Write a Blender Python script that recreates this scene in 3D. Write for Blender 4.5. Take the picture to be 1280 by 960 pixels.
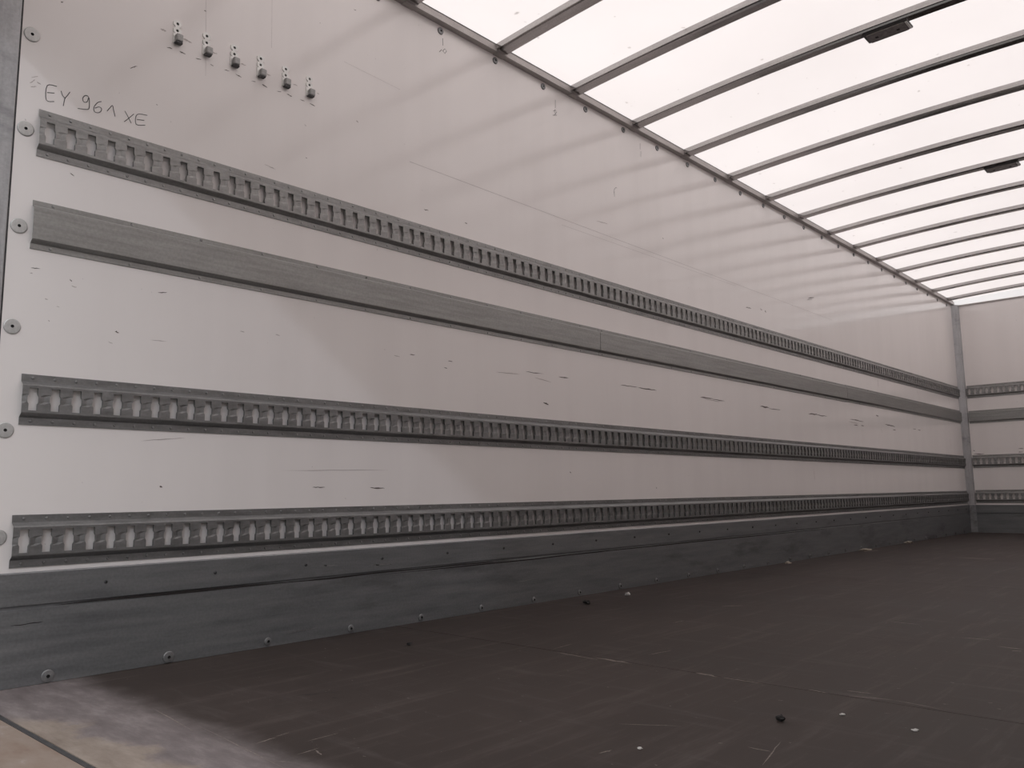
import bpy, bmesh, math, random
from mathutils import Vector, Matrix

# ---------------------------------------------------------------- clear
for o in list(bpy.data.objects):
    bpy.data.objects.remove(o, do_unlink=True)
SC = bpy.context.scene
COL = SC.collection

# ---------------------------------------------------------------- camera
D = 2.40          # left wall plane y = D, truck length runs along +X, floor z = 0
W = 2.45          # inside width
XR, XF = 0.639, 9.70   # rear edge of wall lining, front (far) wall
RGT = D - W       # right wall plane
HT = 2.437        # side wall height
FOC = 1023.59    # focal length in pixels of the 1280 px wide frame
CAM = (0.000000, 0.000000, 0.472169)
RI, UP, FW = Vector((0.679168, -0.733865, -0.013180)), Vector((-0.088033, -0.099271, 0.991159)), Vector((0.728685, 0.672003, 0.132026))
cam_data = bpy.data.cameras.new('camera')
cam = bpy.data.objects.new('camera', cam_data)
COL.objects.link(cam)
cam_data.sensor_width = 36.0
cam_data.lens = FOC / 1280.0 * 36.0
cam_data.clip_start = 0.02
cam.matrix_world = Matrix(((RI[0], UP[0], -FW[0], CAM[0]), (RI[1], UP[1], -FW[1], CAM[1]),
                           (RI[2], UP[2], -FW[2], CAM[2]), (0, 0, 0, 1)))
SC.camera = cam

# ---------------------------------------------------------------- sky, sun, exposure
world = bpy.data.worlds.new('overcast_sky')
SC.world = world
world.use_nodes = True
bg = world.node_tree.nodes['Background']
# overcast sky: zenith three times as bright as the horizon, L = (1 + 2 sin h) / 3
_nt = world.node_tree
_tc = _nt.nodes.new('ShaderNodeTexCoord'); _sx = _nt.nodes.new('ShaderNodeSeparateXYZ')
_cl = _nt.nodes.new('ShaderNodeClamp'); _mu = _nt.nodes.new('ShaderNodeMath'); _mu.operation = 'MULTIPLY_ADD'
_nt.links.new(_tc.outputs['Generated'], _sx.inputs[0]); _nt.links.new(_sx.outputs[2], _cl.inputs[0])
_nt.links.new(_cl.outputs[0], _mu.inputs[0])
SKY = 2.0
_mu.inputs[1].default_value = SKY * 2 / 3; _mu.inputs[2].default_value = SKY / 3
_nt.links.new(_mu.outputs[0], bg.inputs[1])
bg.inputs[0].default_value = (0.97, 0.985, 1.0, 1)
sun_data = bpy.data.lights.new('hazy_sun', 'SUN')
sun_data.energy = 0.26
sun_data.angle = math.radians(2.2)
sun_data.color = (0.86, 0.91, 1.0)
sun = bpy.data.objects.new('hazy_sun', sun_data)
COL.objects.link(sun)
sun.rotation_euler = Vector((1.0, 1.2, -0.70)).to_track_quat('-Z', 'Y').to_euler()
sun.location = (-6, -8, 8)
SC.view_settings.view_transform = 'Standard'
SC.view_settings.look = 'None'
SC.view_settings.exposure = -0.06
SC.view_settings.gamma = 1.0
SC.view_settings.use_curve_mapping = False

# ---------------------------------------------------------------- material helpers
def new_mat(name):
    m = bpy.data.materials.new(name)
    m.use_nodes = True
    nt = m.node_tree
    return m, nt, nt.nodes['Principled BSDF'], nt.links

def rgb(c): return (c[0], c[1], c[2], 1)

def noise(nt, scale, detail=4, rough=0.55, stretch=(1, 1, 1), coord='Object'):
    tc = nt.nodes.new('ShaderNodeTexCoord')
    mp = nt.nodes.new('ShaderNodeMapping')
    mp.inputs['Scale'].default_value = stretch
    n = nt.nodes.new('ShaderNodeTexNoise')
    n.inputs['Scale'].default_value = scale
    n.inputs['Detail'].default_value = detail
    n.inputs['Roughness'].default_value = rough
    nt.links.new(tc.outputs[coord], mp.inputs[0])
    nt.links.new(mp.outputs[0], n.inputs['Vector'])
    return n.outputs['Fac']

def ramp(nt, fac, stops):
    r = nt.nodes.new('ShaderNodeValToRGB')
    e = r.color_ramp.elements
    e[0].position, e[0].color = stops[0][0], rgb(stops[0][1])
    e[1].position, e[1].color = stops[-1][0], rgb(stops[-1][1])
    for p, c in stops[1:-1]:
        k = e.new(p); k.color = rgb(c)
    nt.links.new(fac, r.inputs[0])
    return r.outputs[0]

def mixc(nt, fac, a, b, mode='MIX'):
    m = nt.nodes.new('ShaderNodeMix')
    m.data_type = 'RGBA'; m.blend_type = mode
    for s, v in ((0, fac), (6, a), (7, b)):
        if isinstance(v, (int, float)): m.inputs[s].default_value = v
        elif isinstance(v, tuple): m.inputs[s].default_value = rgb(v)
        else: nt.links.new(v, m.inputs[s])
    return m.outputs[2]

def math_n(nt, op, a, b=0.0, clamp=False):
    m = nt.nodes.new('ShaderNodeMath'); m.operation = op; m.use_clamp = clamp
    for i, v in enumerate((a, b)):
        if isinstance(v, (int, float)): m.inputs[i].default_value = v
        else: nt.links.new(v, m.inputs[i])
    return m.outputs[0]

def sep(nt, coord='Object'):
    tc = nt.nodes.new('ShaderNodeTexCoord'); s = nt.nodes.new('ShaderNodeSeparateXYZ')
    nt.links.new(tc.outputs[coord], s.inputs[0])
    return s.outputs

def bump(nt, bs, fac, strength, dist):
    b = nt.nodes.new('ShaderNodeBump')
    b.inputs['Strength'].default_value = strength
    b.inputs['Distance'].default_value = dist
    nt.links.new(fac, b.inputs['Height'])
    nt.links.new(b.outputs[0], bs.inputs['Normal'])

def smooth(nt, v, lo, hi):
    m = nt.nodes.new('ShaderNodeMapRange'); m.interpolation_type = 'SMOOTHSTEP'
    m.inputs['From Min'].default_value = lo; m.inputs['From Max'].default_value = hi
    nt.links.new(v, m.inputs['Value'])
    return m.outputs[0]

def metal_mat(name, dark, light, metallic, rough, stretch=(1, 6, 6), scale=9, dirt=None):
    m, nt, bs, L = new_mat(name)
    n = noise(nt, scale, 6, 0.6, stretch)
    c = ramp(nt, n, [(0.3, dark), (0.72, light)])
    n2 = noise(nt, 140, 2, 0.5)
    c = mixc(nt, 0.10, c, ramp(nt, n2, [(0.35, (0.25,) * 3), (0.65, (0.8,) * 3)]), 'OVERLAY')
    if dirt:
        n3 = noise(nt, 3.5, 7, 0.65, (0.5, 2, 2))
        c = mixc(nt, smooth(nt, n3, 0.52, 0.72), c, dirt)
    L.new(c, bs.inputs['Base Color'])
    bs.inputs['Metallic'].default_value = metallic
    r = math_n(nt, 'ADD', math_n(nt, 'MULTIPLY', n, 0.25), rough - 0.12)
    L.new(r, bs.inputs['Roughness'])
    bump(nt, bs, n2, 0.08, 0.002)
    return m

def plain_mat(name, col, rough=0.6, metallic=0.0, var=0.25, scale=60):
    m, nt, bs, L = new_mat(name)
    n = noise(nt, scale, 4)
    c = ramp(nt, n, [(0.3, tuple(v * (1 - var) for v in col)), (0.7, tuple(min(1, v * (1 + var)) for v in col))])
    L.new(c, bs.inputs['Base Color'])
    bs.inputs['Roughness'].default_value = rough
    bs.inputs['Metallic'].default_value = metallic
    return m

# wall laminate: off-white, faintly pink, semi-gloss
def wall_mat():
    m, nt, bs, L = new_mat('wall_laminate')
    n = noise(nt, 1.6, 6, 0.6)
    c = ramp(nt, n, [(0.3, (0.86, 0.815, 0.80)), (0.7, (0.895, 0.85, 0.835))])
    v = noise(nt, 2.2, 3, 0.5, (3, 3, 0.12))              # vertical wipe streaks
    c = mixc(nt, 0.35, c, ramp(nt, v, [(0.35, (0.84, 0.795, 0.78)), (0.6, (0.90, 0.855, 0.84))]))
    d = noise(nt, 55, 3, 0.5, (1, 1, 1))                  # tiny specks
    c = mixc(nt, math_n(nt, 'MULTIPLY', smooth(nt, d, 0.735, 0.78), 0.5), c, (0.25, 0.22, 0.21))
    L.new(c, bs.inputs['Base Color'])
    bs.inputs['Roughness'].default_value = 0.13
    bs.inputs['IOR'].default_value = 1.58
    w = noise(nt, 2.5, 2, 0.5)
    bump(nt, bs, w, 0.04, 0.02)
    return m

def roof_mat():
    m = bpy.data.materials.new('translucent_roof_sheet'); m.use_nodes = True
    nt = m.node_tree; L = nt.links
    nt.nodes.remove(nt.nodes['Principled BSDF'])
    out = nt.nodes['Material Output']
    n = noise(nt, 1.2, 4, 0.5)
    c = ramp(nt, n, [(0.3, (0.94, 0.895, 0.88)), (0.7, (0.97, 0.925, 0.91))])
    d = noise(nt, 24, 2, 0.4)
    c = mixc(nt, math_n(nt, 'MULTIPLY', smooth(nt, d, 0.73, 0.79), 0.45), c, (0.45, 0.40, 0.38))
    tr = nt.nodes.new('ShaderNodeBsdfTranslucent'); df = nt.nodes.new('ShaderNodeBsdfDiffuse')
    mx = nt.nodes.new('ShaderNodeMixShader'); mx.inputs[0].default_value = 0.75
    L.new(c, tr.inputs[0]); L.new(c, df.inputs[0])
    L.new(df.outputs[0], mx.inputs[1]); L.new(tr.outputs[0], mx.inputs[2])
    tp = nt.nodes.new('ShaderNodeBsdfTransparent'); L.new(c, tp.inputs[0])   # unscattered part of the daylight
    m2 = nt.nodes.new('ShaderNodeMixShader'); m2.inputs[0].default_value = 0.38
    L.new(mx.outputs[0], m2.inputs[1]); L.new(tp.outputs[0], m2.inputs[2])
    L.new(m2.outputs[0], out.inputs[0])
    return m

def floor_mat():
    m, nt, bs, L = new_mat('phenolic_plywood_floor')
    a = noise(nt, 1.3, 8, 0.65)
    c = ramp(nt, a, [(0.3, (0.032, 0.0235, 0.0205)), (0.7, (0.056, 0.0425, 0.038))])
    s1 = noise(nt, 5, 8, 0.7, (0.35, 3.5, 1))             # drag scuffs along the truck
    c = mixc(nt, math_n(nt, 'MULTIPLY', smooth(nt, s1, 0.50, 0.72), 0.55), c, (0.105, 0.084, 0.077))
    s2 = noise(nt, 6, 8, 0.7, (3.0, 0.4, 1))              # scuffs across it
    c = mixc(nt, math_n(nt, 'MULTIPLY', smooth(nt, s2, 0.52, 0.74), 0.50), c, (0.10, 0.083, 0.079))
    s3 = noise(nt, 2.6, 6, 0.6)
    c = mixc(nt, math_n(nt, 'MULTIPLY', smooth(nt, s3, 0.55, 0.75), 0.45), c, (0.030, 0.023, 0.021))
    f = noise(nt, 70, 3, 0.5, (1, 0.6, 1))
    c = mixc(nt, math_n(nt, 'MULTIPLY', smooth(nt, f, 0.70, 0.76), 0.55), c, (0.24, 0.21, 0.20))
    # pale band just inside the rear sill: wear plus painted-in skylight
    xyz = sep(nt)
    wob = noise(nt, 7, 5, 0.6)
    px = math_n(nt, 'ADD', xyz[0], math_n(nt, 'MULTIPLY', math_n(nt, 'SUBTRACT', wob, 0.5), 0.10))
    near = smooth(nt, px, 0.92, 0.80)
    g = noise(nt, 14, 8, 0.7, (1.6, 0.45, 1))
    cw = ramp(nt, g, [(0.32, (0.135, 0.112, 0.112)), (0.5, (0.185, 0.158, 0.157)), (0.68, (0.27, 0.235, 0.23))])
    # bare tan ply where the coating has gone
    px2 = math_n(nt, 'ADD', xyz[0], math_n(nt, 'MULTIPLY', math_n(nt, 'SUBTRACT', wob, 0.5), 0.30))
    yk = math_n(nt, 'MULTIPLY', math_n(nt, 'SUBTRACT', 2.02, xyz[1]), 0.10)
    tan = math_n(nt, 'MULTIPLY', smooth(nt, math_n(nt, 'SUBTRACT', px2, yk), 0.69, 0.635), smooth(nt, xyz[1], 2.12, 1.98))
    ct = ramp(nt, g, [(0.3, (0.19, 0.150, 0.125)), (0.7, (0.34, 0.285, 0.245))])
    cw = mixc(nt, tan, cw, ct)
    c = mixc(nt, near, c, cw)
    L.new(c, bs.inputs['Base Color'])
    L.new(math_n(nt, 'ADD', math_n(nt, 'MULTIPLY', a, 0.25), 0.48), bs.inputs['Roughness'])
    bs.inputs['Specular IOR Level'].default_value = 0.25
    bump(nt, bs, s1, 0.12, 0.004)
    return m

def sill_mat():
    m, nt, bs, L = new_mat('rusty_worn_sill')
    g = noise(nt, 8, 8, 0.65, (1.4, 0.6, 1))
    c = ramp(nt, g, [(0.3, (0.17, 0.105, 0.078)), (0.46, (0.235, 0.175, 0.14)), (0.62, (0.27, 0.215, 0.18)), (0.75, (0.40, 0.36, 0.33))])
    L.new(c, bs.inputs['Base Color'])
    bs.inputs['Roughness'].default_value = 0.7
    bump(nt, bs, g, 0.2, 0.003)
    return m

M = {
    'wall': wall_mat(), 'roof': roof_mat(), 'floor': floor_mat(), 'sill': sill_mat(),
    'rail': metal_mat('galvanised_rail', (0.24, 0.237, 0.233), (0.38, 0.376, 0.37), 0.75, 0.48),
    'rail_shaded': metal_mat('shaded_galvanised_rail', (0.19, 0.19, 0.19), (0.30, 0.30, 0.30), 0.75, 0.45),
    'batten': metal_mat('galvanised_batten', (0.28, 0.28, 0.272), (0.38, 0.38, 0.37), 0.75, 0.40, (0.5, 8, 8)),
    'kick': metal_mat('dark_steel_kick_plate', (0.19, 0.195, 0.205), (0.29, 0.295, 0.30), 0.6, 0.42, (0.5, 3, 6), 6, (0.14, 0.14, 0.145)),
    'post': metal_mat('grey_steel_post', (0.36, 0.36, 0.37), (0.50, 0.50, 0.51), 0.6, 0.5, (6, 6, 0.7), 9, (0.24, 0.24, 0.25)),
    'bow': metal_mat('galvanised_bow', (0.36, 0.345, 0.34), (0.46, 0.44, 0.43), 0.97, 0.17, (6, 1, 6)),
    'cant': metal_mat('brown_grey_cant_rail', (0.36, 0.33, 0.32), (0.48, 0.45, 0.435), 0.6, 0.45),
    'bright': metal_mat('bright_zinc', (0.66, 0.65, 0.63), (0.86, 0.85, 0.83), 0.45, 0.40, (1, 1, 1), 60),
    'rivet': metal_mat('rivet_metal', (0.24, 0.24, 0.24), (0.40, 0.40, 0.40), 0.8, 0.30, (1, 1, 1), 60),
    'washer': metal_mat('zinc_washer', (0.50, 0.50, 0.49), (0.62, 0.61, 0.60), 0.5, 0.45, (1, 1, 1), 60),
    'kickbolt': metal_mat('dull_bolt_head', (0.20, 0.20, 0.205), (0.30, 0.30, 0.30), 0.6, 0.45, (1, 1, 1), 60),
    'scored': plain_mat('shallow_score_line', (0.56, 0.52, 0.51), 0.5, 0, 0.1, 40),
    'rim': plain_mat('dark_washer_rim', (0.10, 0.09, 0.085), 0.7),  # dark outline colour on the washer edge
    'hole': plain_mat('black_recess', (0.012, 0.011, 0.011), 0.8),
    'darkplastic': plain_mat('dark_lamp_plastic', (0.06, 0.055, 0.055), 0.45),
    'lens': plain_mat('grey_lamp_lens', (0.22, 0.20, 0.20), 0.25),
    'endcap': plain_mat('pale_lamp_cap', (0.55, 0.54, 0.53), 0.4),
    'ink': plain_mat('black_pen_ink', (0.045, 0.04, 0.045), 0.5),
    'pencil': plain_mat('grey_pencil', (0.14, 0.13, 0.13), 0.5),
    'scuff': plain_mat('dark_rub_mark', (0.10, 0.075, 0.07), 0.6, 0, 0.5, 200),
    'smear': plain_mat('faint_grey_smear', (0.47, 0.42, 0.405), 0.5, 0, 0.12, 150),
    'scratch': plain_mat('pale_wood_scratch', (0.20, 0.168, 0.15), 0.7, 0, 0.35, 120),
    'gouge': plain_mat('dark_floor_gouge', (0.018, 0.014, 0.013), 0.7),
    'joint': plain_mat('dark_joint_strip', (0.05, 0.048, 0.05), 0.5),
    'grp': plain_mat('white_fibreglass_trim', (0.78, 0.74, 0.73), 0.45, 0, 0.04, 6),
    'paper': plain_mat('white_scrap', (0.62, 0.60, 0.58), 0.7),
    'crumb': plain_mat('dark_crumb', (0.014, 0.012, 0.012), 0.7),
    'splinter': plain_mat('pale_splinter', (0.42, 0.36, 0.30), 0.7),
    'sky_blocker': plain_mat('grey_sky_blocker', (0.22, 0.21, 0.20), 0.8, 0, 0.15, 1),
    'yard': plain_mat('concrete_yard', (0.30, 0.29, 0.28), 0.8, 0, 0.15, 2),
}

# ---------------------------------------------------------------- mesh helpers
def obj(name, data, mat, parent=None, loc=(0, 0, 0), flat=True):
    """data: bmesh or (verts, faces)"""
    me = bpy.data.meshes.new(name)
    if isinstance(data, bmesh.types.BMesh):
        bmesh.ops.recalc_face_normals(data, faces=data.faces[:])
        data.to_mesh(me); data.free()
    else:
        me.from_pydata([tuple(v) for v in data[0]], [], data[1]); me.update()
    for mm in (mat if isinstance(mat, (list, tuple)) else [mat]):
        me.materials.append(mm)
    o = bpy.data.objects.new(name, me)
    COL.objects.link(o)
    o.location = loc
    if parent: o.parent = parent
    return o

def empty(name, label, cat, loc=(0, 0, 0), rotz=0.0, group=None):
    o = bpy.data.objects.new(name, None)
    COL.objects.link(o)
    o.empty_display_size = 0.05
    o.location = loc; o.rotation_euler = (0, 0, rotz)
    tag(o, label, cat, group)
    return o

def tag(o, label, cat, group=None):
    o['label'] = label; o['category'] = cat
    if group: o['group'] = group
    return o

def struct(name, data, mat, loc=(0, 0, 0)):
    o = obj(name, data, mat, None, loc)
    o['kind'] = 'structure'
    return o

def stuff(o): o['kind'] = 'stuff'; return o

def box(bm, x0, x1, y0, y1, z0, z1, bev=0.0):
    r = bmesh.ops.create_cube(bm, size=1)
    for v in r['verts']:
        v.co = Vector((x0 + (v.co.x + .5) * (x1 - x0), y0 + (v.co.y + .5) * (y1 - y0), z0 + (v.co.z + .5) * (z1 - z0)))
    if bev:
        es = list({e for v in r['verts'] for e in v.link_edges})
        bmesh.ops.bevel(bm, geom=es, offset=bev, segments=2, profile=0.5, affect='EDGES')
    return bm

def boxm(*a, **k):
    return box(bmesh.new(), *a, **k)

def prism_x(prof, x0, x1):
    """prof: closed (y,z) outline swept along x"""
    n = len(prof)
    v = [(x0, y, z) for y, z in prof] + [(x1, y, z) for y, z in prof]
    f = [(i, (i + 1) % n, n + (i + 1) % n, n + i) for i in range(n)]
    f += [tuple(range(n))[::-1], tuple(range(n, 2 * n))]
    bm = bmesh.new()
    vs = [bm.verts.new(p) for p in v]
    for q in f: bm.faces.new([vs[i] for i in q])
    return bm

def washer_mesh(r, hole, h, seg=20, dome=0.0):
    """round washer lying on wall, axis -y, with a dark recessed drive hole (second material)"""
    rings = [(r, 0), (r, h * .6), (r * .9, h), (hole * 1.5, h + dome), (hole, h + dome), (hole * .8, h * .3)]
    v, f = [], []
    for rr, hh in rings:
        for k in range(seg):
            a = 2 * math.pi * k / seg
            v.append((rr * math.cos(a), -hh, rr * math.sin(a)))
    for i in range(len(rings) - 1):
        for k in range(seg):
            f.append((i * seg + k, i * seg + (k + 1) % seg, (i + 1) * seg + (k + 1) % seg, (i + 1) * seg + k))
    b = (len(rings) - 1) * seg
    f.append(tuple(range(b, b + seg)))
    return v, f, len(f) - 1 - seg, seg

def washer(name, r, hole, h, dome, mat, parent, loc, seg=20, share={}):
    key = (name, r, hole, h, dome)
    if key not in share:
        v, f, k0, k1 = washer_mesh(r, hole, h, seg, dome)
        o = obj(name, (v, f), [mat, M['hole'], M['rim']], parent, loc)
        for i, p in enumerate(o.data.polygons):
            if i >= k0: p.material_index = 1
            elif i < k1: p.material_index = 2
        share[key] = o.data
        return o
    o = bpy.data.objects.new(name, share[key]); COL.objects.link(o)
    o.parent = parent; o.location = loc
    return o

def rivets_mesh(pts, r=0.0042, h=0.0028, seg=8, w=0.003):
    v, f = [], []
    for (u, z) in pts:
        b = len(v)
        for rr, hh in ((r, w), (r * .7, w + h * .8)):
            for k in range(seg):
                a = 2 * math.pi * k / seg
                v.append((u + rr * math.cos(a), -hh, z + rr * math.sin(a)))
        v.append((u, -(w + h), z))
        for k in range(seg):
            k2 = (k + 1) % seg
            f.append((b + k, b + k2, b + seg + k2, b + seg + k))
            f.append((b + seg + k, b + seg + k2, b + 2 * seg))
    return v, f

def strip(pts, w, out=0.0006, seed=None):
    """flat pen stroke on the wall: (x,z) polyline to a ribbon of width w"""
    v, f = [], []
    n = len(pts)
    for i, (x, z) in enumerate(pts):
        a = pts[max(0, i - 1)]; b = pts[min(n - 1, i + 1)]
        dx, dz = b[0] - a[0], b[1] - a[1]
        l = math.hypot(dx, dz) or 1
        nx, nz = -dz / l * w / 2, dx / l * w / 2
        v += [(x + nx, D - out, z + nz), (x - nx, D - out, z - nz)]
    for i in range(n - 1):
        f.append((2 * i, 2 * i + 1, 2 * i + 3, 2 * i + 2))
    return v, f

def dense(pts, k=4):
    """Catmull-Rom through the stroke points"""
    if len(pts) < 3: return pts
    P = [pts[0]] + list(pts) + [pts[-1]]
    out = []
    for i in range(1, len(P) - 2):
        p0, p1, p2, p3 = P[i - 1], P[i], P[i + 1], P[i + 2]
        for j in range(k):
            t = j / k
            out.append(tuple(0.5 * (2 * p1[c] + (p2[c] - p0[c]) * t + (2 * p0[c] - 5 * p1[c] + 4 * p2[c] - p3[c]) * t * t
                             + (3 * p1[c] - p0[c] - 3 * p2[c] + p3[c]) * t ** 3) for c in range(2)))
    out.append(pts[-1])
    return out

def merge(lst):
    V, F = [], []
    for v, f in lst:
        b = len(V); V += v; F += [tuple(i + b for i in q) for q in f]
    return V, F

def blotch(a, b, w, rnd, n=7):
    """ragged elongated mark between 2-D points a and b; returns closed outline"""
    dx, dz = b[0] - a[0], b[1] - a[1]
    l = math.hypot(dx, dz) or 1e-3
    nx, nz = -dz / l, dx / l
    top, bot = [], []
    for i in range(n + 1):
        t = i / n
        s = math.sin(math.pi * min(1, max(0, t))) ** 0.6 * 0.5
        j = rnd.uniform(-.25, .25) * w
        s1 = s * w * rnd.uniform(.45, 1.25); s2 = s * w * rnd.uniform(.45, 1.25)
        cx, cz = a[0] + dx * t + nx * j, a[1] + dz * t + nz * j
        top.append((cx + nx * s1, cz + nz * s1)); bot.append((cx - nx * s2, cz - nz * s2))
    return top, bot

def blotch_mesh(L, plane, off, rnd):
    V, F = [], []
    for x0, a0, x1, a1, w in L:
        t, b = blotch((x0, a0), (x1, a1), w, rnd)
        base = len(V)
        for p, q in zip(t, b):
            for s in (p, q):
                V.append((s[0], D - off, s[1]) if plane == 'wall' else (s[0], s[1], off))
        for i in range(len(t) - 1):
            F.append((base + 2 * i, base + 2 * i + 1, base + 2 * i + 3, base + 2 * i + 2))
    return V, F

# measured strokes and marks, metres: wall (x, z), floor (x, y)
LETTERS=[[(0.7338,1.6207),(0.7095,1.614),(0.7094,1.5715),(0.7297,1.5741)],[(0.7101,1.5936),(0.7288,1.5987)],[(0.7452,1.6113),(0.7495,1.6003),
 (0.7556,1.5942)],[(0.7685,1.6169),(0.7614,1.6023),(0.7562,1.592),(0.7533,1.5695)],[(0.8185,1.6182),(0.8144,1.6222),(0.808,1.6199),(0.8031,1.6114),
 (0.804,1.6032),(0.8091,1.6002),(0.8153,1.6049),(0.819,1.6184),(0.8215,1.6028),(0.8202,1.5841),(0.8069,1.5788),(0.791,1.5756)],[(0.8538,1.6187),
 (0.8446,1.6129),(0.8364,1.6002),(0.8337,1.5882),(0.8374,1.581),(0.8462,1.5816),(0.8536,1.5885),(0.8548,1.5975),(0.8475,1.5998),(0.8368,1.5924)],
 [(0.8706,1.595),(0.8774,1.6067),(0.8848,1.6174),(0.8889,1.6033),(0.8937,1.5863)],[(0.9206,1.6131),(0.9307,1.5978),(0.9408,1.5811)],[(0.947,1.6128),
 (0.9337,1.5956),(0.9205,1.5792)],[(0.9866,1.6221),(0.9564,1.6142),(0.9549,1.5833),(0.982,1.5892)],[(0.9565,1.5984),(0.9784,1.6033)]]
PENCIL=[[(2.198,2.384),(2.1993,2.352)],[(2.1783,2.3145),(2.192,2.3309),(2.1965,2.3256),(2.2103,2.3421),(2.2194,2.335),(2.2102,2.3203),
 (2.2011,2.3274)],[(2.9415,2.3761),(2.9402,2.3343)],[(2.9369,2.3249),(2.9392,2.3009)],[(2.9243,2.3122),(2.9399,2.3239),(2.9519,2.3177),
 (2.9329,2.2946),(2.9206,2.2904),(2.9514,2.301)],[(3.4157,2.0088),(3.4148,2.048),(3.4292,2.0629),(3.44,2.0636)],[(3.6764,2.3874),(3.6741,2.3494)],
 [(3.6816,2.3424),(3.678,2.3088)]]
DARK=[(0.9281,1.7507,0.951,1.7674,0.0029),(1.0352,1.863,1.0541,1.8655,0.0032),(1.0759,1.8664,1.0968,1.8641,0.0038),
 (1.1285,1.8634,1.1498,1.8678,0.0028),(1.1784,1.8641,1.1909,1.8621,0.0026),(1.227,1.8638,1.2467,1.8659,0.0024),(1.2667,1.8652,1.29,1.86,0.0035),
 (1.3251,1.862,1.3429,1.8644,0.0024),(1.3639,1.8651,1.3868,1.8607,0.0036),(1.4223,1.8607,1.441,1.8647,0.0025),(1.4599,1.8657,1.484,1.8612,0.0034),
 (1.5147,1.8633,1.5344,1.8644,0.0026),(1.5526,1.8634,1.5778,1.8602,0.0034),(0.7803,1.3807,0.7933,1.3738,0.0025),(0.6977,1.0904,0.7231,1.0921,0.0022),
 (0.7968,1.0768,0.8033,1.0712,0.0031),(1.0422,1.0807,1.0711,1.0869,0.0031),(0.9246,0.9475,0.936,0.9432,0.0046),(2.0224,1.0073,2.0506,1.0074,0.0031),
 (2.2235,1.0045,2.2499,1.0041,0.0032),(2.2016,0.9761,2.219,0.9714,0.0032),(2.6928,1.0074,2.8188,1.009,0.0032),(2.9217,1.0059,2.9988,1.0075,0.0049),
 (3.4139,1.0116,3.5719,1.0129,0.0041),(3.5718,1.0108,3.7545,1.0112,0.006),(2.8094,0.8761,2.8485,0.8697,0.0073),(4.2098,1.0092,4.368,1.0118,0.008),
 (4.3486,1.0079,4.5034,1.0073,0.0062),(4.969,1.0075,5.1074,1.009,0.0089),(5.0831,1.0021,5.2747,1.004,0.0053),(5.7167,1.007,5.8858,1.0116,0.0098),
 (5.8565,1.0069,6.0608,1.0073,0.0059),(6.5021,1.0115,6.8103,1.0095,0.0083),(6.5784,0.9715,6.6807,0.9716,0.0064),(6.7332,0.9743,6.8035,0.974,0.0058),
 (7.2967,1.0121,7.558,1.0047,0.009),(7.49,0.9768,7.5723,0.9751,0.007),(8.0386,1.0102,8.1307,1.0102,0.0067),(8.1765,1.0064,8.2712,1.0064,0.0067),
 (7.0981,1.0771,7.1551,1.0771,0.0101),(2.0949,1.6053,2.1183,1.6079,0.0045),(2.3221,1.6049,2.3362,1.6037,0.0044),(1.5946,0.5009,1.6492,0.5007,0.003),
 (1.8372,0.4985,1.9064,0.4945,0.0055),(5.8431,1.8701,5.963,1.8995,0.0072),(4.8396,1.6433,4.9178,1.6478,0.0062),(5.1152,1.6627,5.132,1.6543,0.0108),
 (1.0724,0.5052,1.0819,0.5028,0.0047),(0.7303,1.8728,0.7364,1.8769,0.0036),(1.0114,1.6662,1.0164,1.6653,0.0025),(1.1514,2.0386,1.1596,2.0381,0.0036),
 (3.4102,2.0423,3.4161,2.0176,0.0021),(1.7395,2.3075,1.7507,2.3093,0.0031),(1.5425,1.6566,1.5491,1.6556,0.0028),(3.87,1.8873,3.8823,1.8854,0.0045),
 (2.989,0.5657,3.0007,0.5621,0.0045),(3.7124,0.4929,3.7195,0.4845,0.0042)]
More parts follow.
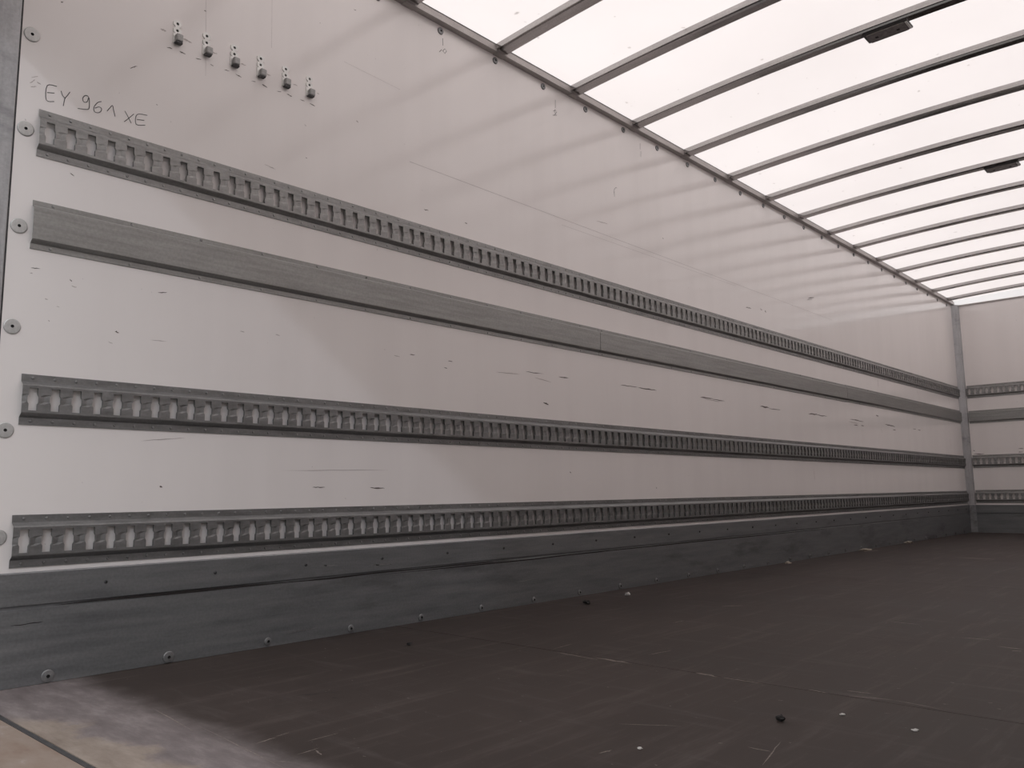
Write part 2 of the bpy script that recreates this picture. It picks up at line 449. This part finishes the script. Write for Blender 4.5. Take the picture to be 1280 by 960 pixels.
FAINT=[(1.0128,1.9147,1.0329,1.9153,0.0062),(1.0844,1.9131,1.1161,1.9101,0.0064),(1.1755,1.9071,1.203,1.9073,0.0042),
 (1.2826,1.9083,1.3059,1.9089,0.0043),(1.3778,1.9082,1.3993,1.9077,0.0038),(1.4844,1.9105,1.5038,1.9118,0.004),(1.5834,1.9141,1.5937,1.9117,0.004),
 (0.8018,1.0595,0.8166,1.0565,0.0029),(0.6966,1.0759,0.7045,1.0751,0.0026),(0.7375,1.0124,0.7457,1.0093,0.0026),(1.4705,0.5562,1.9282,0.5628,0.0028),
 (1.3128,1.0008,1.3297,1.0005,0.0031),(1.4401,1.0075,1.4582,1.0058,0.0032),(1.7572,1.8665,1.7683,1.8639,0.006),(3.2481,1.8375,3.3511,1.8452,0.0041),
 (5.8123,1.8529,5.9307,1.8787,0.0083),(5.0452,1.6653,5.0796,1.6598,0.0107),(4.2548,1.0009,4.4439,1.0005,0.0066),(6.4653,0.9906,6.7003,0.9842,0.0076),
 (1.9438,0.9951,1.9749,0.9925,0.003),(1.0106,0.6364,1.1462,0.6499,0.0031),(0.7488,0.9543,0.753,0.9505,0.0026),(0.9075,0.915,0.921,0.9097,0.0023),
 (1.0249,0.9348,1.08,0.937,0.0019),(0.7665,0.9948,0.7767,0.9942,0.0018),(9.264,1.4015,9.2954,1.312,0.0116),(8.2479,1.3917,8.2606,1.347,0.0091),
 (7.2019,1.4004,7.2044,1.3181,0.0095),(9.1959,0.9677,9.2243,0.8705,0.0115),(7.1919,0.9762,7.2224,0.9369,0.0081),(5.756,0.6207,5.7631,0.5303,0.0057),
 (2.5025,0.9866,2.6554,0.9912,0.0042),(2.7517,0.986,2.8745,0.9753,0.0033),(1.3813,1.5851,1.4271,1.5786,0.0027),(0.6658,1.6046,0.6789,1.6201,0.0026),
 (0.6831,1.6158,0.6935,1.6104,0.004),(0.6684,1.594,0.6839,1.6021,0.0026),(0.6688,1.6221,0.6862,1.6323,0.002)]
LINES=[(2.019,1.7844,6.2769,1.7714,0.0025),(2.97,1.7503,4.7226,1.7628,0.0015),(1.6992,2.0803,1.9682,2.0691,0.0011),
 (1.1567,2.0774,1.1652,1.8177,0.0009),(1.3944,2.1873,1.3979,2.0101,0.0008)]
FLIGHT=[(1.9371,1.6225,1.9265,1.4577,0.0068),(1.9423,1.4924,1.9436,1.3497,0.0129),(1.9537,1.1609,1.9443,1.0909,0.0131),
 (1.9469,1.0878,1.9476,0.9689,0.0062),(1.9597,0.8636,1.9513,0.8124,0.0052),(2.0048,0.7902,2.012,0.7269,0.0061),(1.9579,0.7688,1.9846,0.6791,0.0046),
 (1.9846,0.6791,1.9644,0.5648,0.0024),(2.0718,1.3873,2.1775,1.3723,0.0064),(1.4299,1.0412,1.5005,0.9298,0.0032),(1.46,0.7662,1.4619,0.7201,0.0034),
 (1.3774,0.6975,1.532,0.7342,0.0026),(1.2524,0.9532,1.2844,0.9442,0.0056),(0.8748,1.4895,0.9227,1.4971,0.0048),(0.9257,1.5019,0.9585,1.5053,0.0025),
 (0.9409,1.4269,1.0244,1.4268,0.0027),(0.8869,1.3702,0.9407,1.3729,0.0032),(0.9264,1.3674,0.9177,1.3339,0.004),(0.8346,1.376,0.8613,1.3377,0.0035),
 (0.8631,1.9194,0.8355,1.6601,0.0033),(0.8635,1.7171,0.8264,1.2392,0.0023),(3.118,1.0586,3.1088,0.9544,0.0079),(2.9229,0.781,2.9372,0.6943,0.0073),
 (2.8284,0.6594,2.8228,0.586,0.0088),(2.6167,1.6448,2.6909,1.64,0.0068),(6.1793,1.6348,6.1771,1.3951,0.0311),(6.3706,2.3117,6.5948,2.2721,0.0252),
 (3.1087,1.7224,3.1885,1.6566,0.0113),(2.775,0.6068,2.793,0.5842,0.0085),(2.0734,1.6706,1.9633,1.6601,0.0035)]
FDARK=[(1.137,1.7616,1.1877,1.7372,0.007),(1.19,1.7406,1.2345,1.7055,0.0035),(1.0476,1.7194,1.0656,1.7087,0.004),(1.0674,1.6209,1.1106,1.6111,0.003),
 (1.1833,1.6816,1.1873,1.6649,0.0084)]

# ================================================================ large structure
struct('ground', boxm(-25, 35, -25, 25, -1.35, -1.15), M['yard'])

# unseen wall added behind the truck to hold back rear skylight
struct('wall_sky_blocker', boxm(-7.4, -7.0, -16, 14, -1.15, 3.3), M['sky_blocker'])

wall_left = struct('wall_left', boxm(XR, XF + 0.05, D, D + 0.03, 0.0, HT + 0.02), M['wall'])
wall_right = struct('wall_right', boxm(XR, XF + 0.05, RGT - 0.03, RGT, 0.0, HT + 0.02), M['wall'])
wall_front = struct('wall_front', boxm(XF, XF + 0.05, RGT, D, 0.0, HT - 0.008), M['wall'])

# floor slab with its plywood sheets laid on top (sheet top = z 0)
floor = struct('floor', boxm(XR - 0.03, XF + 0.05, RGT - 0.03, D + 0.03, -0.06, -0.018), M['joint'])
joints = [0.616, 1.953, 4.45, 6.95, XF]
for i in range(len(joints) - 1):
    g = 0.0015
    obj('floor_panel', boxm(joints[i] + g, joints[i + 1] - g, RGT, D, -0.018, 0.0), M['floor'], floor)
rnd = random.Random(5)
stuff(obj('scratches', blotch_mesh(FLIGHT, 'floor', 0.0006, rnd), M['scratch'], floor))
stuff(obj('gouges', blotch_mesh(FDARK, 'floor', 0.0007, rnd), M['gouge'], floor))

# rear sill, the strip between it and the floor
sill = struct('trim_1', boxm(0.30, 0.606, RGT - 0.06, D + 0.06, -0.10, -0.002), M['sill'])
stripo = struct('trim_2', boxm(0.6065, 0.6165, RGT - 0.03, D + 0.03, -0.06, -0.001), M['joint'])

# ---- translucent roof sheet and bows
YC, HALF = D - W / 2, W / 2 - 0.03
def bow_z(y): return 2.485 - 0.038 * ((y - YC) / HALF) ** 2
NB = 28
ys = [D - 0.03 + (RGT + 0.03 - (D - 0.03)) * i / NB for i in range(NB + 1)]
SHEET = 0.0255
v, f = [], []
xs = [XR - 0.03, XF - 0.050]
for x in xs:
    for y in [D + 0.03] + ys[1:-1] + [RGT - 0.03]:
        v.append((x, y, bow_z(min(max(y, RGT + .03), D - .03)) + SHEET))
n = len(ys)
for i in range(n - 1):
    f.append((i, i + 1, n + i + 1, n + i))
roof = struct('ceiling', (v, f), M['roof'])
sol = roof.modifiers.new('thickness', 'SOLIDIFY'); sol.thickness = 0.003; sol.offset = 1.0

# cant rails (left, right)
prof = [(D, 2.437), (D - 0.030, 2.437), (D - 0.030, 2.457), (D - 0.027, 2.459), (D - 0.027, 2.4705), (D, 2.4705)]
cl = struct('trim_3', prism_x(prof, XR - 0.02, XF), M['cant'])
obj('seal_strip', boxm(XR - 0.02, XF - 0.05, D - 0.0290, D - 0.015, 2.4706, 2.4728), M['joint'], cl)
struct('trim_4', prism_x([(RGT + (D - y), z) for y, z in prof], XR - 0.02, XF), M['cant'])

# translucent fibreglass skirt closing the roof arch down on to the front wall
v, f = [], []
for y in ys:
    zt = bow_z(y) + SHEET
    for x, z in ((XF - 0.050, zt), (XF - 0.040, zt - 0.006), (XF - 0.006, HT - 0.0075), (XF + 0.03, HT - 0.0075)):
        v.append((x, y, z))
for i in range(NB):
    for k in range(3):
        f.append((4 * i + k, 4 * i + k + 1, 4 * i + 5 + k, 4 * i + 4 + k))
struct('trim_5', (v, f), M['roof'])
seam = []
for y in ys[1:-1]: seam.append(y)
struct('trim_17', boxm(XF - 0.012, XF - 0.0005, RGT + 0.07, D - 0.07, HT - 0.020, HT - 0.0085), M['cant'])

KH = 0.286
# far corner post (chamfered cover) left and right
pc = [(9.655, D - 0.0005), (9.662, D - 0.012), (9.690, D - 0.062), (XF - 0.0005, D - 0.068), (XF - 0.0005, D - 0.0005)]
def prism_z(pts, z0, z1):
    n = len(pts); bm = bmesh.new()
    a = [bm.verts.new((x, y, z0)) for x, y in pts]; b = [bm.verts.new((x, y, z1)) for x, y in pts]
    for i in range(n): bm.faces.new((a[i], a[(i + 1) % n], b[(i + 1) % n], b[i]))
    bm.faces.new(a[::-1]); bm.faces.new(b)
    return bm
struct('trim_6', prism_z(pc, KH + 0.002, HT - 0.002), M['post'])
struct('trim_7', prism_z([(x, RGT + (D - y)) for x, y in pc], KH + 0.002, HT - 0.002), M['post'])

cs = [(9.664, D - 0.0006), (9.666, D - 0.014), (9.686, D - 0.070), (XF - 0.0006, D - 0.070), (XF - 0.0006, D - 0.0006)]
struct('trim_15', prism_z(cs, 0.002, KH - 0.001), M['kick'])
struct('trim_16', prism_z([(x, RGT + (D - y)) for x, y in cs], 0.002, KH - 0.001), M['kick'])
# rear frame posts
struct('trim_8', boxm(0.42, XR - 0.004, D - 0.003, D + 0.09, -0.10, 2.52, bev=0.004), M['post'])
struct('trim_9', boxm(0.42, XR - 0.004, RGT - 0.09, RGT - 0.002, -0.10, 2.52, bev=0.004), M['post'])
struct('trim_10', boxm(XR - 0.006, XR, D + 0.002, D + 0.03, 0.0, 2.47), M['joint'])
# rear header, and an unseen shutter added to cut the light on the side wall
struct('trim_11', boxm(0.42, XR - 0.032, RGT - 0.02, D - 0.004, 2.40, 2.54), M['post'])
shade_shutter = struct('added_shutter', boxm(0.480, 0.520, RGT + 0.002, D - 0.006, 1.79, 1.83), M['post'])
for i in range(5):
    obj('shade_slat', boxm(0.488, 0.512, RGT + 0.004, D - 0.008, 1.832 + i * .12, 1.948 + i * .12, bev=0.003), M['grp'], shade_shutter)

# ---- kick panels
kp = [(D - 0.0005, 0.001), (D - 0.013, 0.001), (D - 0.013, 0.192), (D - 0.0085, 0.1955), (D - 0.0085, 0.199), (D - 0.014, 0.203),
      (D - 0.014, KH - 0.003), (D - 0.012, KH), (D - 0.0005, KH)]
kick = struct('baseboard_left', prism_x(kp, XR + 0.001, 9.665), M['kick'])
kr = struct('baseboard_right', prism_x([(RGT + (D - y), z) for y, z in kp], XR + 0.001, 9.665), M['kick'])
bm = prism_x([(y - D, z) for y, z in kp], 0, W - 0.14)
kf = struct('baseboard_front', bm, M['kick'], (XF, D - 0.07, 0))
kf.rotation_euler = (0, 0, -math.pi / 2)
for i in range(28):
    x = 0.796 + 0.3185 * i
    washer('bolt', 0.0165 if i < 2 else 0.0125, 0.0045, 0.004, 0.0015, M['kickbolt'], kick, (x, D - 0.013, 0.0175), 16)
for i in range(28):
    washer('rivet', 0.005, 0.0022, 0.003, 0.001, M['joint'], kick, (0.93 + 0.3185 * i, D - 0.014, 0.245), 8)
sm = random.Random(9)
L = []
for (x0, z0, x1, z1, w) in [(1.50, .033, 1.62, .037, .004), (1.83, .226, 1.93, .222, .006), (1.62, .238, 1.70, .234, .006), (2.6, .10, 2.7, .103, .003)]:
    L.append((x0, z0, x1, z1, w))
vv, ff = blotch_mesh(L, 'wall', 0.0146, sm)
stuff(obj('scratches', (vv, ff), M['rivet'], kick))
L = [(0.79, .197, 1.5, .196, .008), (1.3, .194, 2.6, .1945, .007), (1.8, .188, 3.4, .190, .006), (2.7, .1905, 6.0, .1905, .007), (0.70, .155, 0.78, .157, .003)]
stuff(obj('rub_marks', blotch_mesh(L, 'wall', 0.0137, sm), M['gouge'], kick))

# ---- fasteners, pen marks and scuffs on the long side wall
for i in range(6):
    washer('washer_bolt', 0.0205, 0.0042, 0.0035, 0.0005, M['washer'], wall_left, (0.6635, D, 0.377 + 0.2738 * i), 28)
for i in range(24):
    washer('screw', 0.0155, 0.0050, 0.005, 0.001, M['kickbolt'], wall_left, (1.852 + 0.3325 * i, D, 2.411), 12)
hw = obj('handwriting', merge([strip(dense(s), 0.0021) for s in LETTERS]), M['ink'], wall_left)
hw['label'] = 'handwritten black pen characters EY 961 XE'
stuff(obj('pencil_marks', merge([strip(s, 0.0026) for s in PENCIL]), M['pencil'], wall_left))
stuff(obj('rub_marks', blotch_mesh(DARK, 'wall', 0.0005, random.Random(2)), M['scuff'], wall_left))
stuff(obj('smears', blotch_mesh(FAINT, 'wall', 0.0004, random.Random(3)), M['smear'], wall_left))
stuff(obj('scored_lines', merge([strip([(a, b), (c, d)], max(w, .0012), 0.0003) for a, b, c, d, w in LINES]), M['scored'], wall_left))
fm = []
for (y0, z0, y1, z1, w) in [(2.317, .856, 2.295, .851, .006), (2.32, .819, 2.207, .814, .007), (1.90, .855, 1.85, .856, .006), (1.90, .82, 1.86, .82, .007)]:
    t, b = blotch((y0, z0), (y1, z1), w, sm)
    base = 0
    V = []; F = []
    for p, q in zip(t, b): V += [(XF - .0005, p[0], p[1]), (XF - .0005, q[0], q[1])]
    for i in range(len(t) - 1): F.append((2 * i, 2 * i + 1, 2 * i + 3, 2 * i + 2))
    fm.append((V, F))
stuff(obj('rub_marks', merge(fm), M['scuff'], wall_front))

# ================================================================ roof bows
BX0, BP = 2.033, 0.532
ORD = ['first', 'second', 'third', 'fourth', 'fifth', 'sixth', 'seventh', 'eighth', 'ninth', 'tenth', 'eleventh', 'twelfth',
       'thirteenth', 'fourteenth', 'fifteenth']
BPROF = [(-0.070, 0.0245), (-0.0685, 0.0), (-0.046, 0.0075), (-0.042, 0.0), (0.0, 0.0), (0.0, 0.0245)]
def bow_mesh():
    v, f = [], []
    m = len(BPROF)
    for y in ys:
        for px, pz in BPROF: v.append((px, y, bow_z(y) + pz))
    for i in range(len(ys) - 1):
        for k in range(m):
            f.append((m * i + k, m * i + (k + 1) % m, m * (i + 1) + (k + 1) % m, m * (i + 1) + k))
    f += [tuple(range(m))[::-1], tuple(m * (len(ys) - 1) + k for k in range(m))]
    return v, f
def end_bracket(side):
    bm = bmesh.new()
    y = D if side > 0 else RGT
    s = -side
    a, b = sorted((y + s * 0.0005, y + s * 0.0335))
    box(bm, -0.062, -0.004, a, b, 2.4340, 2.4368)
    a, b = sorted((y + s * 0.0305, y + s * 0.0335))
    box(bm, -0.062, -0.004, a, b, 2.4340, 2.4490)
    return bm
bow_src = None
bows = []
for k in range(15):
    x = BX0 + BP * k
    if k == 3: lab = 'fourth arched roof bow from the near end, carrying the larger-looking dark lamp'
    elif k == 7: lab = 'eighth arched roof bow from the near end, carrying the farther small lamp'
    elif k == 0: lab = 'nearest arched grey roof bow, just showing at the top edge above the wall'
    elif k == 14: lab = 'farthest arched roof bow, right beside the front wall'
    else: lab = ORD[k] + ' arched grey metal roof bow counted from the near end of the translucent roof'
    e = empty('roof_bow', lab, 'roof bow', (x, 0, 0), 0, 'arched bows under the translucent roof')
    if bow_src is None:
        bow_src = [obj('bow_profile', bow_mesh(), M['bow'], e), obj('end_bracket', end_bracket(1), M['cant'], e),
                   obj('end_bracket', end_bracket(-1), M['cant'], e)]
    else:
        for s in bow_src:
            c = s.copy(); COL.objects.link(c); c.parent = e
    bows.append(e)
for k in (-1, -2):     # rear bows above and behind the frame: part of the setting
    o = struct('trim_%d' % (12 - k), (bow_mesh()), M['bow'], (BX0 + BP * k, 0, 0))

# ================================================================ slotted lashing rails
PITCH = 0.054
FW_, LIPD = 0.018, 0.0080
def rail_mesh(length, extra_end=True):
    V, F = [], []
    n = int(length // PITCH)
    vb = [-.030, -.013, -.007, .007, .013, .030]
    hu = [.0108, .0108, .0140, .0140, .0108, .0108]
    dent = [0, 0, .0017, .0017, 0, 0]
    def face_w(i): return FW_ - dent[i]
    for c in range(n):
        u0 = c * PITCH; uc = u0 + PITCH / 2; u1 = u0 + PITCH
        b = len(V)
        for i in range(6): V.append((u0, -face_w(i), vb[i]))             # 0-5 left border
        for i in range(6): V.append((uc - hu[i], -FW_, vb[i]))           # 6-11 left of hole
        for i in range(6): V.append((uc + hu[i], -FW_, vb[i]))           # 12-17 right of hole
        for i in range(6): V.append((u1, -face_w(i), vb[i]))             # 18-23 right border
        for i in range(6): V.append((uc - hu[i], -FW_ + LIPD, vb[i]))    # 24-29 lip left
        for i in range(6): V.append((uc + hu[i], -FW_ + LIPD, vb[i]))    # 30-35 lip right
        V += [(u0, -FW_, .036), (u1, -FW_, .036), (u0, -FW_, -.036), (u1, -FW_, -.036)]  # 36-39
        for i in range(5):
            F.append((b + i, b + 6 + i, b + 7 + i, b + i + 1))
            F.append((b + 12 + i, b + 18 + i, b + 19 + i, b + 13 + i))
            F.append((b + 6 + i, b + 24 + i, b + 25 + i, b + 7 + i))
            F.append((b + 12 + i, b + 13 + i, b + 31 + i, b + 30 + i))
        F.append((b + 5, b + 11, b + 17, b + 23, b + 37, b + 36))
        F.append((b + 0, b + 38, b + 39, b + 18, b + 12, b + 6))
        F.append((b + 11, b + 29, b + 35, b + 17)); F.append((b + 6, b + 12, b + 30, b + 24))
    U = n * PITCH
    if length - U > 1e-4:
        b = len(V)
        V += [(U, -FW_, -.036), (length, -FW_, -.036), (length, -FW_, .036), (U, -FW_, .036)]
        F.append((b, b + 1, b + 2, b + 3))
    # shoulders and flanges run the whole length
    for s in (1, -1):
        ring = [(-FW_, .036 * s), (-.0165, .0385 * s), (-.0045, .0470 * s), (-.003, .0480 * s), (-.003, .0672 * s), (-.0002, .0675 * s)]
        b = len(V)
        for u in (0, length):
            for w, z in ring: V.append((u, w, z))
        m = len(ring)
        for i in range(m - 1):
            q = (b + i, b + i + 1, b + m + i + 1, b + m + i)
            F.append(q if s < 0 else q[::-1])
    return V, F

def finish_rail(o):
    bm = bmesh.new(); bm.from_mesh(o.data)
    bmesh.ops.remove_doubles(bm, verts=bm.verts[:], dist=1e-5)
    bm.to_mesh(o.data); bm.free()

RAIL_LEN = 9.657 - 0.693
side_src = None
for lab, z in (('top slotted lashing rail on the long side wall, beneath the handwritten characters', 1.4715),
               ('middle slotted lashing rail on the long side wall, next below the smooth batten', 0.7345),
               ('lowest slotted lashing rail on the long side wall, just above the dark kick plate', 0.3655)):
    e = empty('lashing_rail', lab, 'lashing rail', (0.693, D, z), 0, 'slotted lashing rails on the side wall')
    if side_src is None:
        a = obj('rail_body', rail_mesh(RAIL_LEN), M['rail'], e); finish_rail(a)
        pts = [(0.027 + PITCH * i, s * 0.0575) for i in range(int(RAIL_LEN / PITCH)) for s in (1, -1)]
        b = stuff(obj('rivets', rivets_mesh(pts), M['rivet'], e))
        side_src = [a, b]
        shaded_mesh = a.data.copy(); shaded_mesh.materials[0] = M['rail_shaded']     # two lower rails: their weaker light is put into a darker colour
    else:
        for s in side_src:
            c = s.copy(); COL.objects.link(c); c.parent = e
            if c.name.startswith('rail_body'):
                c.data = shaded_mesh
front_src = None
FL = W - 0.15
for lab, z in (('top slotted lashing rail on the far end wall, above the smooth end batten', 1.478),
               ('middle slotted lashing rail on the far end wall, below the smooth end batten', 0.738),
               ('lowest slotted lashing rail on the far end wall, directly above its kick plate', 0.372)):
    e = empty('lashing_rail', lab, 'lashing rail', (XF, D - 0.074, z), -math.pi / 2, 'slotted lashing rails on the far end wall')
    if front_src is None:
        a = obj('rail_body', rail_mesh(FL), M['rail'], e); finish_rail(a)
        pts = [(0.027 + PITCH * i, s * 0.0575) for i in range(int(FL / PITCH)) for s in (1, -1)]
        b = stuff(obj('rivets', rivets_mesh(pts), M['rivet'], e))
        front_src = [a, b]
    else:
        for s in front_src:
            c = s.copy(); COL.objects.link(c); c.parent = e

# ================================================================ smooth battens
def batten_mesh(length):
    r = [(-.0002, -.068), (-.003, -.0675), (-.003, -.0530), (-.0045, -.0515), (-.0150, -.0450), (-.0170, -.0425), (-.0170, .0460),
         (-.0155, .0480), (-.0050, .0525), (-.003, .0535), (-.003, .0675), (-.0002, .068)]
    t = [(w + 0.0024 if w < -.003 else -.0001, z * .985) for w, z in r]
    V, F = [], []
    n = len(r)
    for u in (0, length):
        for w, z in r: V.append((u, w, z))
        for w, z in t: V.append((u, w, z))
    for i in range(n - 1):
        F.append((i, i + 1, 2 * n + i + 1, 2 * n + i))
        F.append((n + i, 3 * n + i, 3 * n + i + 1, n + i + 1))
    for o in (0, 2 * n):
        for i in range(n - 1): F.append((o + i, o + n + i, o + n + i + 1, o + i + 1))
    return V, F
def batten(lab, loc, rot, length, group=None, first=0.05):
    e = empty('batten', lab, 'batten', loc, rot, group)
    obj('batten_body', batten_mesh(length), M['batten'], e)
    pts = []
    u = first
    while u < length:
        pts += [(u, .0605), (u, -.0605)]; u += 0.2135
    stuff(obj('rivets', rivets_mesh(pts, 0.0045, 0.003), M['rivet'], e))
    return e
GB = 'smooth steel battens end to end along the side wall'
batten('near length of smooth grey batten, its open end at the left of the side wall', (0.693, D, 1.2105), 0, 2.5405, GB)
batten('middle length of smooth grey batten on the side wall, between two thin joints', (3.236, D, 1.2105), 0, 3.2125, GB, 0.03)
batten('far length of smooth grey batten on the side wall, ending at the corner post', (6.451, D, 1.2125), 0, 3.206, GB, 0.06)
batten('smooth grey batten crossing the far end wall between two slotted rails', (XF, D - 0.074, 1.207), -math.pi / 2, FL)

# ================================================================ small steel brackets on the upper wall
CL = ['leftmost of the six small zinc brackets in a row on the upper side wall',
      'second from left of the six small zinc brackets on the upper side wall',
      'third from left of the six small zinc brackets on the upper side wall',
      'fourth from left of the six small zinc brackets on the upper side wall',
      'fifth from left of the six small zinc brackets on the upper side wall',
      'rightmost of the six small zinc brackets in a row on the upper side wall']
def plate_mesh():
    """scalloped plate with two through holes (8-gon), 0.023 x 0.078, 2.5 mm thick"""
    V, F = [], []
    hw, th = .0130, .0045
    cells = [(.020, .039), (-.004, .020)]
    def cell(zc, z0, z1):
        b = len(V)
        r = .0048
        outer = []
        for k in range(8):
            a = 2 * math.pi * (k + .5) / 8
            ca, sa = math.cos(a), math.sin(a)
            s = 1 / max(abs(ca), abs(sa))
            outer.append((ca * s * hw * (0.86 if abs(sa) > .9 and False else 1), zc + sa * s * (z1 - z0) / 2))
        for w in (th, 0):
            for k in range(8):
                V.append((outer[k][0], -w, outer[k][1]))
            for k in range(8):
                a = 2 * math.pi * (k + .5) / 8
                V.append((r * math.cos(a), -w, zc + r * math.sin(a)))
        for k in range(8):
            j = (k + 1) % 8
            F.append((b + k, b + j, b + 8 + j, b + 8 + k))
            F.append((b + 8 + k, b + 8 + j, b + 24 + j, b + 24 + k))
            F.append((b + k, b + 16 + k, b + 16 + j, b + j))
    cell(.0275, .016, .039)
    cell(.0045, -.007, .016)
    b = len(V)
    for w in (th, 0):
        V.extend([(-hw, -w, -.039), (hw, -w, -.039), (hw, -w, -.007), (-hw, -w, -.007)])
    F.extend([(b, b + 1, b + 2, b + 3), (b, b + 4, b + 5, b + 1), (b + 1, b + 5, b + 6, b + 2), (b + 3, b + 2, b + 6, b + 7), (b, b + 3, b + 7, b + 4)])
    return V, F
def block_mesh():
    bm = bmesh.new()
    box(bm, -.0080, .0135, -.021, -.0046, -.036, -.011, bev=.004)
    return bm
clip_src = None
for i in range(6):
    x = 1.066 + 0.0968 * i
    e = empty('wall_bracket', CL[i], 'bracket', (x, D, 1.925), 0, 'row of zinc brackets on the upper side wall')
    if clip_src is None:
        a = obj('plate', plate_mesh(), M['bright'], e)
        b = obj('clamp_block', block_mesh(), M['rail'], e)
        c = obj('foot', boxm(-.0095, .0125, -.0195, -.003, -.043, -.0365, bev=.002), M['joint'], e)
        h = obj('hole', merge([([(x0 + .0046 * math.cos(t * math.pi / 4), -.0004, z0 + .0046 * math.sin(t * math.pi / 4)) for t in range(8)], [tuple(range(8))])
                               for x0, z0 in ((0, .0275), (0, .0045))]), M['hole'], e)
        clip_src = [a, b, c, h]
    else:
        for s in clip_src:
            c = s.copy(); COL.objects.link(c); c.parent = e
            if i % 2 and s.name.startswith('clamp'): c.location = (0.002, 0, -0.002)

# ================================================================ roof lamps
def lamp(k, lab, y):
    x = BX0 + BP * k
    z = bow_z(y)
    e = empty('interior_lamp', lab, 'lamp', (x, y, z - 0.0005), 0)
    bm = bmesh.new()
    box(bm, -.040, .050, -.094, .094, -.010, 0.0, bev=.002)
    obj('housing', bm, M['darkplastic'], e)
    obj('lens', boxm(-.034, .044, -.080, .080, -.017, -.0102, bev=.003), M['lens'], e)
    obj('end_cap', boxm(-.030, .040, -.092, -.082, -.016, -.0102, bev=.002), M['endcap'], e)
    for yy in (-.045, .045):
        obj('screw', boxm(-.002, .010, yy - .006, yy + .006, -.0185, -.0168), M['hole'], e)
    # short mounting arm on to the bow
    return e
lamp(3, 'small dark rectangular lamp under the fourth bow, nearer of the two roof lamps', 1.062)
lamp(7, 'small dark rectangular lamp under the eighth bow, farther of the two roof lamps', 1.070)

# ================================================================ loose debris on the floor
def chip(name, lab, cat, x, y, size, mat, seed, flat=0.5, group=None):
    r = random.Random(seed)
    bm = bmesh.new()
    bmesh.ops.create_icosphere(bm, subdivisions=2, radius=1)
    ax = [r.uniform(.75, 1.25) for _ in range(2)]
    for v in bm.verts:
        j = 1 + r.uniform(-.42, .42)
        v.co = Vector((v.co.x * ax[0] * j * size, v.co.y * ax[1] * j * size, v.co.z * j * size * flat))
    zmin = min(v.co.z for v in bm.verts)
    for v in bm.verts: v.co.z -= zmin
    o = obj(name, bm, mat, None, (x, y, 0.0003))
    tag(o, lab, cat, group)
    return o
chip('paper_scrap', 'crumpled white scrap on the floor near the kick plate', 'scrap', 3.165, 2.217, .013, M['paper'], 1, .55)
chip('grit_crumb', 'dark crumb on the floor left of the crumpled white scrap', 'debris', 2.828, 2.195, .012, M['crumb'], 2, .6)
chip('grit_crumb', 'black lump alone on the open floor at lower right', 'debris', 1.663, .795, .0085, M['crumb'], 3, .7)
chip('paper_flake', 'small white flake on the floor right of the black lump', 'scrap', 1.785, .715, .006, M['paper'], 4, .35)
chip('paper_flake', 'small white flake nearest the lower right corner of the floor', 'scrap', 1.763, .565, .005, M['paper'], 5, .35)
chip('paper_flake', 'small white flake at the bottom edge of the floor, left of the black lump', 'scrap', 1.323, .91, .004, M['paper'], 6, .35)
chip('wood_splinter', 'pale splinter on the floor by the far kick plate, nearest of three', 'debris', 5.101, 2.330, .022, M['splinter'], 7, .35)
chip('wood_splinter', 'pale splinter on the floor by the far kick plate, middle of three', 'debris', 6.451, 2.325, .035, M['splinter'], 8, .25)
chip('wood_splinter', 'pale splinter on the floor by the far kick plate, farthest of three', 'debris', 7.502, 2.340, .033, M['splinter'], 9, .3)
chip('grit_crumb', 'small dark chip on the floor just off the near kick plate', 'debris', 1.737, 2.06, .008, M['crumb'], 10, .5)
